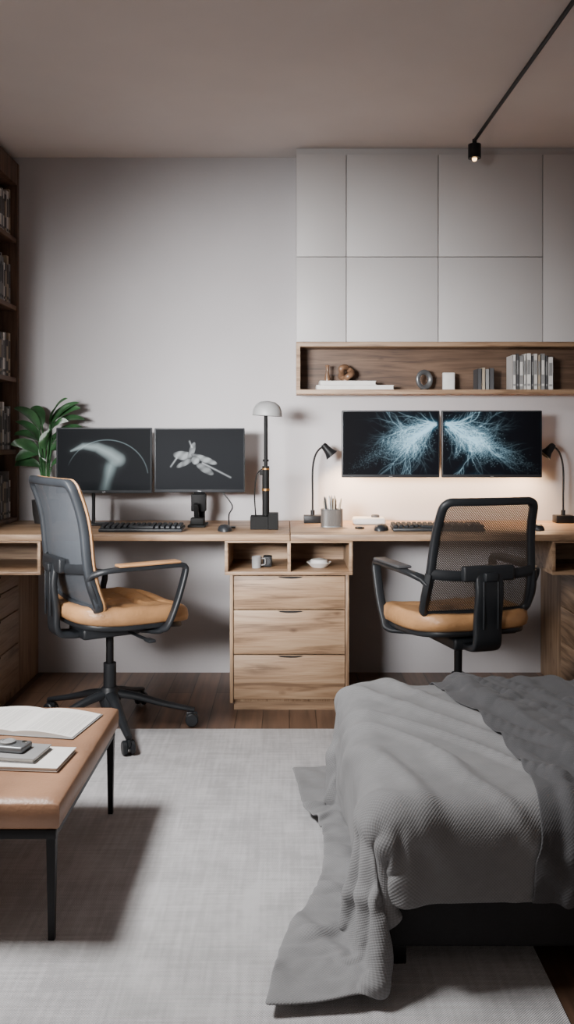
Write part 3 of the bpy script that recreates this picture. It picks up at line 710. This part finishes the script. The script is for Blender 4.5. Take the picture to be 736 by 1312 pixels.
done(bm, 'bowl', WHITE, None, (0.14, 3.90, 0.5925), label='low white covered dish inside the oak cubby', cat='bowl')

# ------------------------------------------------------------------ office chair
def office_chair(loc, rz, label, backz, wt, wb, meshm, trim):
    t = thing('office_chair', label, 'office chair', loc, rz)
    bm = bmesh.new(); lathe(bm, [(0, 0.085), (0.035, 0.085), (0.044, 0.115), (0.038, 0.155), (0.03, 0.165), (0, 0.165)]); base_o = done(bm, 'base', BLACK, t)
    aoff = math.radians(5)-rz
    legm = None; casm = None
    for i in range(5):
        a = aoff+2*math.pi*i/5
        if legm is None:
            bm = bmesh.new(); tube(bm, smooth_path([(0.02, 0, 0.138), (0.10, 0, 0.125), (0.22, 0, 0.090), (0.335, 0, 0.064)]), [0.026-0.0007*k for k in range(19)], 10, rx=0.7, ry=1.0, up=(0, 0, 1))
            lo = done(bm, 'base_leg', BLACK, base_o, ang=50); legm = lo.data
            bm = bmesh.new()
            for s in (-1, 1):
                lathe(bm, [(0, -0.009), (0.022, -0.009), (0.026, -0.005), (0.026, 0.005), (0.022, 0.009), (0, 0.009)], (0.325, s*0.014, 0.026), 24, M=Matrix.Rotation(math.pi/2, 4, 'X'))
            cyl(bm, (0.325, 0, 0.03), (0.325, 0, 0.07), 0.007, 12); cyl(bm, (0.325, -0.016, 0.026), (0.325, 0.016, 0.026), 0.006, 10)
            box(bm, (0.325, 0, 0.044), (0.046, 0.012, 0.026), 0.005)
            co = done(bm, 'caster', BLACK, base_o); casm = co.data
        else:
            lo = obj(legm, 'base_leg', base_o); co = obj(casm, 'caster', base_o)
        lo.rotation_euler.z = a; co.rotation_euler.z = a
    bm = bmesh.new(); cyl(bm, (0, 0, 0.15), (0, 0, 0.26), 0.025); done(bm, 'column_sleeve', BLACK, t)
    bm = bmesh.new(); cyl(bm, (0, 0, 0.25), (0, 0, 0.385), 0.015); done(bm, 'gas_column', METALB, t)
    bm = bmesh.new(); box(bm, (0, -0.02, 0.40), (0.17, 0.24, 0.045), 0.012, seg=3); tube(bm, smooth_path([(0.05, 0.04, 0.395), (0.16, 0.06, 0.385), (0.235, 0.06, 0.388)]), 0.006, 8)
    box(bm, (0.25, 0.06, 0.388), (0.05, 0.03, 0.012), 0.004)
    done(bm, 'tilt_mechanism', BLACK, t)
    def cushion(w, d, h0, h1, mat, nm, dz, crease=False):
        bm2 = bmesh.new(); n = 64; rings = []
        lev = [(0.0, 0.0), (0.93, 0.0), (0.985, 0.15), (1.0, 0.45), (0.985, 0.75), (0.94, 0.93), (0.88, 1.0)]+[(s/20, 1.0) for s in range(17, 0, -1)]+[(0.0, 1.0)]
        for (s, q) in lev:
            ring = []
            for k in range(n):
                a = 2*math.pi*k/n; c, sn = math.cos(a), math.sin(a)
                x = abs(c)**0.55*(1 if c >= 0 else -1)*w/2*s; y = abs(sn)**0.55*(1 if sn >= 0 else -1)*d/2*s
                z = h0+(h1-h0)*q
                yy = y/(d/2); z += -0.030*max(0, yy)**3 + 0.015*max(0, -yy)**2 + (0.012*(x/(w/2))**2 if q > 0.5 else 0)
                if q > 0.95 and crease:
                    for g in (-0.6, -0.2, 0.2, 0.6): z -= 0.010*math.exp(-((yy-g+0.06*math.sin(x*14))/0.045)**2)
                    z += 0.005*noise.noise(V((x*16, y*16, 3)))
                ring.append(bm2.verts.new((x*(1-0.08*max(0, -yy)), y+dz, z)))
            rings.append(ring)
        for i in range(len(rings)-1):
            for k in range(n): bm2.faces.new((rings[i][k], rings[i][(k+1) % n], rings[i+1][(k+1) % n], rings[i+1][k]))
        bmesh.ops.remove_doubles(bm2, verts=bm2.verts, dist=1e-5); bmesh.ops.recalc_face_normals(bm2, faces=bm2.faces)
        return done(bm2, nm, mat, t, ang=70)
    cushion(0.47, 0.45, 0.425, 0.450, BLACK, 'seat_pan', 0.03)
    cushion(0.505, 0.49, 0.447, 0.508, TAN, 'seat', 0.035, True)
    zb = 0.515; zt = backz-0.012; r = 0.030; YO = -0.145
    def hw(z):
        f = (z-zb)/(zt-zb); w = wb+(wt-wb)*f + 0.002*math.sin(math.pi*f)
        e = min(z-zb, zt-z)
        if e < r: w -= r-math.sqrt(max(0, r*r-(r-e)**2))
        return w
    def yb(z, x):
        f = (z-zb)/(zt-zb)
        return YO-0.115*f-0.02*math.sin(f*math.pi*2)*0.6+0.35*x*x
    zs = [zb+(zt-zb)*(0.5-0.5*math.cos(math.pi*i/44)) for i in range(45)]
    loop = [V((hw(z), yb(z, hw(z)), z)) for z in zs]+[V((-hw(z), yb(z, hw(z)), z)) for z in reversed(zs)]
    full = []
    for i, p in enumerate(loop):
        full.append(p); q = loop[(i+1) % len(loop)]
        if p.x*q.x < 0 and abs(p.x-q.x) > 0.05:
            for k in range(1, 10):
                x = p.x+(q.x-p.x)*k/10; full.append(V((x, yb(p.z, x), p.z)))
    cl = [full[0]]
    for p in full[1:]:
        if (p-cl[-1]).length > 0.004: cl.append(p)
    fr = 0.015 if trim else 0.0145
    bm = bmesh.new(); tube(bm, cl, fr, 12, closed=True, rx=1.15 if trim else 0.95, ry=1.0, up=(0, 1, 0), sq=0.55); done(bm, 'back_frame', CHARC if trim else BLACK, t, ang=60)
    if trim:
        bm = bmesh.new(); tube(bm, [p+V((0, 0.021, 0)) for p in cl], 0.014, 8, closed=True, rx=0.7, ry=1.05, up=(0, 1, 0)); done(bm, 'back_trim', TAN, t, ang=60, label='tan leather edging')
    bm = bmesh.new(); uvl = bm.loops.layers.uv.new('UVMap'); nx = 14; rows = []
    for z in zs:
        rows.append([bm.verts.new((hw(z)*(-1+2*k/nx), yb(z, hw(z)*(-1+2*k/nx)), z)) for k in range(nx+1)])
    for i in range(len(rows)-1):
        for k in range(nx):
            f = bm.faces.new((rows[i][k], rows[i][k+1], rows[i+1][k+1], rows[i+1][k]))
            for l in f.loops: l[uvl].uv = (l.vert.co.x, l.vert.co.z)
    done(bm, 'back_mesh', meshm, t, ang=180)
    zl = 0.66
    bm = bmesh.new(); tube(bm, [(x, yb(zl, x)-0.026+0.02*(abs(x)/wb)**4, zl+0.012*(abs(x)/wb)**2) for x in np.linspace(-hw(zl), hw(zl), 15)], 0.014, 10, rx=0.5, ry=1.4, up=(0, 1, 0)); done(bm, 'lumbar_bar', BLACK, t, ang=60)
    bm = bmesh.new(); k = 1.5 if trim else 1.8
    ys_ = yb(zl, 0)-0.035
    tube(bm, smooth_path([(0, -0.08, 0.395), (0, -0.17, 0.395), (0, -0.222, 0.415), (0, -0.228, 0.50), (0, ys_-0.012, 0.60), (0, ys_, 0.68)]), 0.03, 16, rx=0.45, ry=k, up=(0, 1, 0), sq=0.4)
    box(bm, (0, ys_, 0.672), (0.20, 0.03, 0.055), 0.008, seg=3)
    for q in (-0.028, 0.028): box(bm, (q, ys_-0.024, 0.56), (0.006, 0.008, 0.17), 0.002)
    box(bm, (0, ys_-0.022, 0.66), (0.05, 0.02, 0.03), 0.004)
    done(bm, 'back_spine', BLACK, t, ang=60)
    for s in (-1, 1):
        # the far arm of the trimmed chair is set lower and further back
        dz = 0.085 if (trim and s < 0) else 0.0; dy = 0.11 if (trim and s < 0) else 0.0
        xo = -0.018 if not trim else 0.0
        bm = bmesh.new(); y1_ = yb(0.65, wb)
        path = [V(p) for p in ((s*(wb-0.004), y1_-0.005, 0.635-dz), (s*(0.243+xo), y1_+0.008, 0.653-dz))]+smooth_path([(s*(0.262+xo), y1_+0.035, 0.662-dz), (s*(0.272+xo), -0.09, 0.667-dz), (s*(0.273+xo), 0.05-dy, 0.668-dz), (s*(0.273+xo), 0.170-dy, 0.668-dz), (s*(0.273+xo), 0.194-dy, 0.660-dz), (s*(0.273+xo), 0.196-dy, 0.635-dz), (s*(0.270+xo), 0.165-dy*0.8, 0.53-dz*0.3), (s*(0.262+xo), 0.132-dy*0.4, 0.445), (s*0.240, 0.120-dy*0.3, 0.425), (s*0.20, 0.10, 0.412), (s*0.06, 0.04, 0.405)], 6)
        tube(bm, path, 0.0155, 12, rx=1.15, ry=0.62, up=(s*1.0, 0.0, 0.001), sq=0.55); arm = done(bm, 'armrest', BLACK, t, ang=60)
        bm = bmesh.new()
        tube(bm, smooth_path([(s*(wb-0.002), yb(0.53, wb)-0.004, 0.53), (s*(wb+0.003), yb(0.58, wb)-0.006, 0.58), (s*(wb+0.001), yb(0.62, wb)-0.006, 0.62), (s*(wb-0.005), yb(0.67, wb)-0.004, 0.67)], 5), 0.014, 10, sq=0.7); done(bm, 'arm_bracket', BLACK, arm)
        bm = bmesh.new(); box(bm, (s*(0.271+xo), 0.045-dy*0.9, 0.682-dz), (0.054, 0.25-dy*0.5, 0.010), 0.005, seg=3)
        if trim: done(bm, 'arm_pad', TAN, arm, label='tan leather arm pad')
        else: done(bm, 'arm_pad', GREYD, arm)
    return t
office_chair((-0.705, 3.55, RT), math.radians(33-90), 'office chair with grey mesh back, tan leather seat and black base', 1.0, 0.225, 0.228, MESHG, True)
office_chair((0.652, 3.40, RT), math.radians(106-90), 'black office chair with see-through mesh back and tan leather seat', 0.94, 0.178, 0.212, MESHT, False)

# ------------------------------------------------------------------ bench
t = thing('bench', 'low bench with cognac leather cushion on a thin black frame', 'bench', (-0.95, 2.40, RT))
hx = 0.42; hy = 0.355
bm = bmesh.new()
for s in (-1, 1):
    bx(bm, -hx, hx, s*(hy-0.012)-0.011, s*(hy-0.012)+0.011, 0.234, 0.256, 0.002)
    bx(bm, s*(hx-0.012)-0.011, s*(hx-0.012)+0.011, -hy, hy, 0.234, 0.256, 0.002)
for x in (-0.2, 0.1): bx(bm, x-0.01, x+0.01, -hy+0.02, hy-0.02, 0.238, 0.256)
done(bm, 'bench_frame', METALB, t)
for sx in (-1, 1):
    for sy in (-1, 1):
        bm = bmesh.new(); px, py = sx*(hx-0.012), sy*(hy-0.012)
        tube(bm, [(px, py, 0), (px, py, 0.245)], [0.010, 0.015], 4, up=(1, 1, 0)); done(bm, 'leg', METALB, t)
bm = bmesh.new(); nx, ny = 60, 50; cw, cd = 0.425, 0.355; z0, z1 = 0.257, 0.325
def cz(u, v):
    e = max(abs(u), abs(v)); f = max(0, 1-((e-0.96)/0.04)**2) if e > 0.96 else 1
    edge = 0.008*(1-math.sqrt(max(0, f)))
    sm = 0.003*(math.exp(-((v-0.0)/0.015)**2)+math.exp(-((u-0.35)/0.015)**2)+math.exp(-((u+0.35)/0.015)**2))
    return z1-edge-sm+0.002*math.cos(u*1.4)*math.cos(v*1.4)
gv = [[bm.verts.new((cw*(-1+2*i/nx), cd*(-1+2*j/ny), cz(-1+2*i/nx, -1+2*j/ny))) for i in range(nx+1)] for j in range(ny+1)]
for j in range(ny):
    for i in range(nx): bm.faces.new((gv[j][i], gv[j][i+1], gv[j+1][i+1], gv[j+1][i]))
per = [gv[0][i] for i in range(nx+1)]+[gv[j][nx] for j in range(1, ny+1)]+[gv[ny][i] for i in range(nx-1, -1, -1)]+[gv[j][0] for j in range(ny-1, 0, -1)]
prevr = per
for (zz, out) in ((z0+0.056, 0.004), (z0+0.03, 0.005), (z0+0.006, 0.003), (z0, -0.003)):
    ring = []
    for p in per:
        n = V((p.co.x/cw, p.co.y/cd, 0)); n = V((round(n.x) if abs(n.x) > 0.99 else 0, round(n.y) if abs(n.y) > 0.99 else 0, 0))
        ring.append(bm.verts.new((p.co.x+n.x*out, p.co.y+n.y*out, zz)))
    for i in range(len(per)): bm.faces.new((prevr[i], ring[i], ring[(i+1) % len(per)], prevr[(i+1) % len(per)]))
    prevr = ring
bm.faces.new(prevr); bmesh.ops.recalc_face_normals(bm, faces=bm.faces)
done(bm, 'cushion', COGN, t, ang=60)
BT = RT+0.3275
t = thing('open_book', 'open book with faintly printed white pages on the leather bench', 'book', (-0.745, 2.585, BT), math.radians(-10))
for s in (-1, 1):
    bm = bmesh.new(); n = 14; top = []; bot = []
    for k in range(n+1):
        q = k/n; x = s*0.175*q; zt_ = 0.004+0.014*math.sin(math.pi*min(1, q*0.9+0.12))**0.8*(1-0.5*q)
        top.append([bm.verts.new((x, y, zt_)) for y in (-0.105, 0.105)]); bot.append([bm.verts.new((x, y, 0.002)) for y in (-0.105, 0.105)])
    for k in range(n):
        bm.faces.new((top[k][0], top[k+1][0], top[k+1][1], top[k][1])); bm.faces.new((bot[k][0], bot[k][1], bot[k+1][1], bot[k+1][0]))
        for c in (0, 1): bm.faces.new((top[k][c], bot[k][c], bot[k+1][c], top[k+1][c]))
    bm.faces.new((top[n][0], bot[n][0], bot[n][1], top[n][1])); bmesh.ops.recalc_face_normals(bm, faces=bm.faces)
    done(bm, 'pages', PAGE, t, ang=40)
bm = bmesh.new(); bx(bm, -0.18, 0.18, -0.11, 0.11, 0, 0.002, 0.0005); done(bm, 'cover', GREYM, t)
book('book', 0.010, 0.15, 0.20, PAPER, (-0.662, 2.29, BT), math.radians(-5), 'thin white magazine lying on the leather bench', 'books on the leather bench', True)
book('book', 0.012, 0.11, 0.15, GREYM, (-0.700, 2.30, BT+0.0105), math.radians(-9), 'small grey book lying on a white magazine', 'books on the leather bench', True)
t = thing('camera', 'compact silver camera resting on a small grey book', 'camera', (-0.712, 2.305, BT+0.023), math.radians(-12))
bm = bmesh.new(); box(bm, (0, 0, 0.008), (0.09, 0.058, 0.016), 0.005, seg=3); done(bm, 'camera_body', STEEL, t)
bm = bmesh.new(); lathe(bm, [(0, 0), (0.02, 0), (0.02, 0.005), (0.015, 0.007), (0.013, 0.005), (0, 0.005)]); done(bm, 'lens', GREYM, t, (-0.01, 0, 0.016))
bm = bmesh.new(); lathe(bm, [(0, 0), (0.007, 0), (0.007, 0.003), (0, 0.003)]); done(bm, 'dial', CHROME, t, (0.032, 0.010, 0.016))

# ------------------------------------------------------------------ bed
BX0, BX1, BY0, BY1 = 0.195, 2.15, 1.93, 2.90
t = thing('bed', 'low bed with a black upholstered base and short block feet', 'bed', (1.17, 2.405, 0))
bm = bmesh.new(); bx(bm, BX0-1.17, BX1-1.17, BY0-2.405, BY1-2.405, 0.055, 0.24, 0.012, seg=3); done(bm, 'bed_base', plain('bed_fabric', (0.014, 0.014, 0.016), 0.8, bump=0.4, bscale=200), t)
for x in (BX0+0.045, BX1-0.06):
    for y in (BY0+0.05, BY1-0.05):
        zf = RT if x < 0.55 else 0.0
        bm = bmesh.new(); bx(bm, x-1.17-0.022, x-1.17+0.022, y-2.405-0.022, y-2.405+0.022, zf, 0.056, 0.003); done(bm, 'leg', METALB, t)
MT = 0.335
bm = bmesh.new(); bx(bm, BX0-1.17+0.01, BX1-1.17-0.01, BY0-2.405+0.01, BY1-2.405-0.01, 0.24, MT, 0.035, seg=4); done(bm, 'mattress', WHITE, t)

x0, x1, y0, y1 = BX0-0.40, 1.50, BY0-0.175, BY1+0.20
st = 0.0165; nx = int((x1-x0)/st)+1; ny = int((y1-y0)/st)+1
xs = np.linspace(x0, x1, nx); ys = np.linspace(y0, y1, ny)
RX = np.zeros((ny, nx)); RY = np.zeros((ny, nx))
verts = []
for j, y in enumerate(ys):
    for i, x in enumerate(xs):
        wy = (1-(y-y0)/(y1-y0)); q = max(0, 1-(x-x0)/0.5)
        xx = x-0.10*wy**3*max(0, 1-(x-x0)/0.6)-0.05*max(0, 1-wy*2.5)**2*max(0, 1-(x-x0)/0.5)
        yy = y-0.02*q*wy
        RX[j, i] = xx; RY[j, i] = yy
        verts.append((xx, yy, MT+0.03+0.008*noise.noise(V((xx*4, yy*4, 0)))))
idx = np.arange(nx*ny).reshape(ny, nx)
faces = np.stack([idx[:-1, :-1], idx[:-1, 1:], idx[1:, 1:], idx[1:, :-1]], -1).reshape(-1, 4).tolist()
me = bpy.data.meshes.new('cloth_tmp'); me.from_pydata(verts, [], faces)
cl = bpy.data.objects.new('cloth_tmp', me); COL.objects.link(cl)
bm = bmesh.new(); bx(bm, BX0, BX1, BY0, BY1, 0.055, MT+0.004, 0.045, seg=4); c1 = done(bm, 'col_bed', BLACK)
bm = bmesh.new(); bx(bm, -1.5, 2.5, 0.5, 4.0, -0.2, 0.006); c2 = done(bm, 'col_floor', BLACK)
for c in (c1, c2):
    md = c.modifiers.new('c', 'COLLISION'); c.collision.thickness_outer = 0.008; c.collision.cloth_friction = 60
md = cl.modifiers.new('cloth', 'CLOTH'); S = md.settings
S.quality = 7; S.mass = 0.35; S.tension_stiffness = 15; S.compression_stiffness = 14; S.shear_stiffness = 5; S.bending_stiffness = 1.5; S.air_damping = 4
S.tension_damping = 6; S.compression_damping = 6; S.shear_damping = 6
md.collision_settings.distance_min = 0.008; md.collision_settings.collision_quality = 3
md.point_cache.frame_start = 1; md.point_cache.frame_end = 75
for fr_ in range(1, 50):
    scene.frame_set(fr_)
dg = bpy.context.evaluated_depsgraph_get(); ev = cl.evaluated_get(dg); em = ev.to_mesh()
co = np.empty(len(em.vertices)*3, np.float32); em.vertices.foreach_get('co', co); co = co.reshape(ny, nx, 3).astype(float); ev.to_mesh_clear()
scene.frame_set(1)
for o in (cl, c1, c2): bpy.data.objects.remove(o, do_unlink=True)
def normals(c):
    du = np.gradient(c, axis=1); dv = np.gradient(c, axis=0); n = np.cross(du, dv); n /= np.linalg.norm(n, axis=-1, keepdims=True)+1e-9
    return n
Nn = normals(co)
for j in range(ny):
    for i in range(nx):
        x, y = RX[j, i], RY[j, i]
        ux = (x+y*0.75); vy = (y-x*0.4)
        w = 0.12*noise.noise(V((x*1.5, y*1.5, 1.3)))
        cr = noise.noise(V(((ux+w)*5.5, vy*1.0, 4.0)))
        ridge = math.exp(-(cr/0.10)**2)*max(0, noise.noise(V((x*1.5, y*1.5, 20)))+0.45)
        cr2 = noise.noise(V(((x*0.8-y+w)*8, (x+y)*1.8, 14.0)))
        ridge2 = math.exp(-(cr2/0.09)**2)*max(0, noise.noise(V((x*2, y*2, 31)))+0.15)
        d = 0.028*ridge+0.014*ridge2+0.010*noise.noise(V((ux*3.5, vy*1.2, 9)))+0.006
        co[j, i] += Nn[j, i]*d
Nn = normals(co)
co[..., 2] = np.maximum(co[..., 2], 0.012)
def clothobj(name, P, U, mat, thick, label, cat):
    ny_, nx_ = P.shape[:2]
    ii = np.arange(nx_*ny_).reshape(ny_, nx_)
    fc = np.stack([ii[:-1, :-1], ii[:-1, 1:], ii[1:, 1:], ii[1:, :-1]], -1).reshape(-1, 4)
    me = bpy.data.meshes.new(name); me.from_pydata(P.reshape(-1, 3).tolist(), [], fc.tolist())
    uv = me.uv_layers.new(name='UVMap'); uvs = U.reshape(-1, 2)[fc.ravel()].astype(np.float32)
    uv.data.foreach_set('uv', uvs.ravel()); me.materials.append(mat)
    for p in me.polygons: p.use_smooth = True
    o = obj(me, name, label=label, cat=cat)
    so = o.modifiers.new('s', 'SOLIDIFY'); so.thickness = thick; so.offset = 1
    sb = o.modifiers.new('b', 'SUBSURF'); sb.levels = 1; sb.render_levels = 2
    return o
U = np.stack([RX, RY], -1)
clothobj('duvet', co, U, DUVET, 0.007, 'grey waffle-textured bedspread draped over the bed to the rug', 'blanket')

def sample(A, fi, fj):
    fx = min(max(fi*(nx-1), 0), nx-1.001); fy = min(max(fj*(ny-1), 0), ny-1.001)
    i, j = int(fx), int(fy); a, b = fx-i, fy-j
    return A[j, i]*(1-a)*(1-b)+A[j, i+1]*a*(1-b)+A[j+1, i]*(1-a)*b+A[j+1, i+1]*a*b
mu, mv = 120, 150
P = np.zeros((mv, mu, 3)); UT = np.zeros((mv, mu, 2))
for j in range(mv):
    q = j/(mv-1); y = (y0+0.004)+(BY1-0.01-y0)*q
    edge = 0.525+0.045*math.sin(min(1, q*1.25)*math.pi)-0.06*max(0, q-0.72)/0.28+0.010*noise.noise(V((0, q*6, 0)))
    for i in range(mu):
        p = i/(mu-1); x = edge+0.62*p
        fi, fj = (x-x0)/(x1-x0), (y-y0)/(y1-y0)
        b = sample(co, fi, fj); n = sample(Nn, fi, fj); n = n/np.linalg.norm(n)
        wv = x-edge+0.05*math.sin(y*2.4+1)+0.03*noise.noise(V((x*1.8, y*1.8, 7)))
        rid = (0.5+0.5*math.sin(wv*62))**2.5*0.016+(0.5+0.5*math.sin(wv*24+1+y*1.2))**3*0.022
        if q > 0.72:
            k2 = min(1, (q-0.72)/0.08); rid = rid*(1-0.5*k2)+k2*(0.020*abs(noise.noise(V((x*4+y*5, y*7-x*2, 5))))+0.006)
        d = 0.009+rid*min(1, p*9+0.15)
        P[j, i] = b+n*d; UT[j, i] = (x, y)
clothobj('throw_blanket', P, UT, THROW, 0.004, 'charcoal knitted throw in long folds across the bedspread', 'blanket')

# ------------------------------------------------------------------ lights
def area(name, loc, target, sx, sy, e, col, spread=180):
    l = bpy.data.lights.new(name, 'AREA'); l.shape = 'RECTANGLE'; l.size = sx; l.size_y = sy; l.energy = e; l.color = col; l.spread = math.radians(spread)
    o = bpy.data.objects.new(name, l); COL.objects.link(o); o.location = loc
    o.rotation_euler = (V(target)-V(loc)).to_track_quat('-Z', 'Y').to_euler(); return o
area('window_light', (-1.45, 0.3, 1.47), (-0.05, 4.4, 1.10), 1.1, 0.45, 27, (1.0, 0.99, 0.985), 40)
area('window_key', (-1.45, 2.3, 2.25), (-0.05, 2.45, 0.0), 0.7, 0.4, 46, (1.0, 0.99, 0.98), 118)
area('monitor_glow', (0.72, 4.30, 0.98), (0.72, 4.38, 0.75), 0.9, 0.03, 5, (1.0, 0.66, 0.38), 180)
w = bpy.data.worlds.new('world'); scene.world = w; w.use_nodes = True
bg = w.node_tree.nodes['Background']; bg.inputs[0].default_value = (1.0, 0.86, 0.77, 1); bg.inputs[1].default_value = 0.28

# ------------------------------------------------------------------ camera
cam = bpy.data.cameras.new('camera'); co_ = bpy.data.objects.new('camera', cam); COL.objects.link(co_)
co_.location = (0, 0, 1.16); co_.rotation_euler = (math.pi/2, 0, 0)
cam.sensor_fit = 'VERTICAL'; cam.sensor_height = 36; cam.lens = 36*1144/1312; cam.shift_y = -96/1312
scene.camera = co_
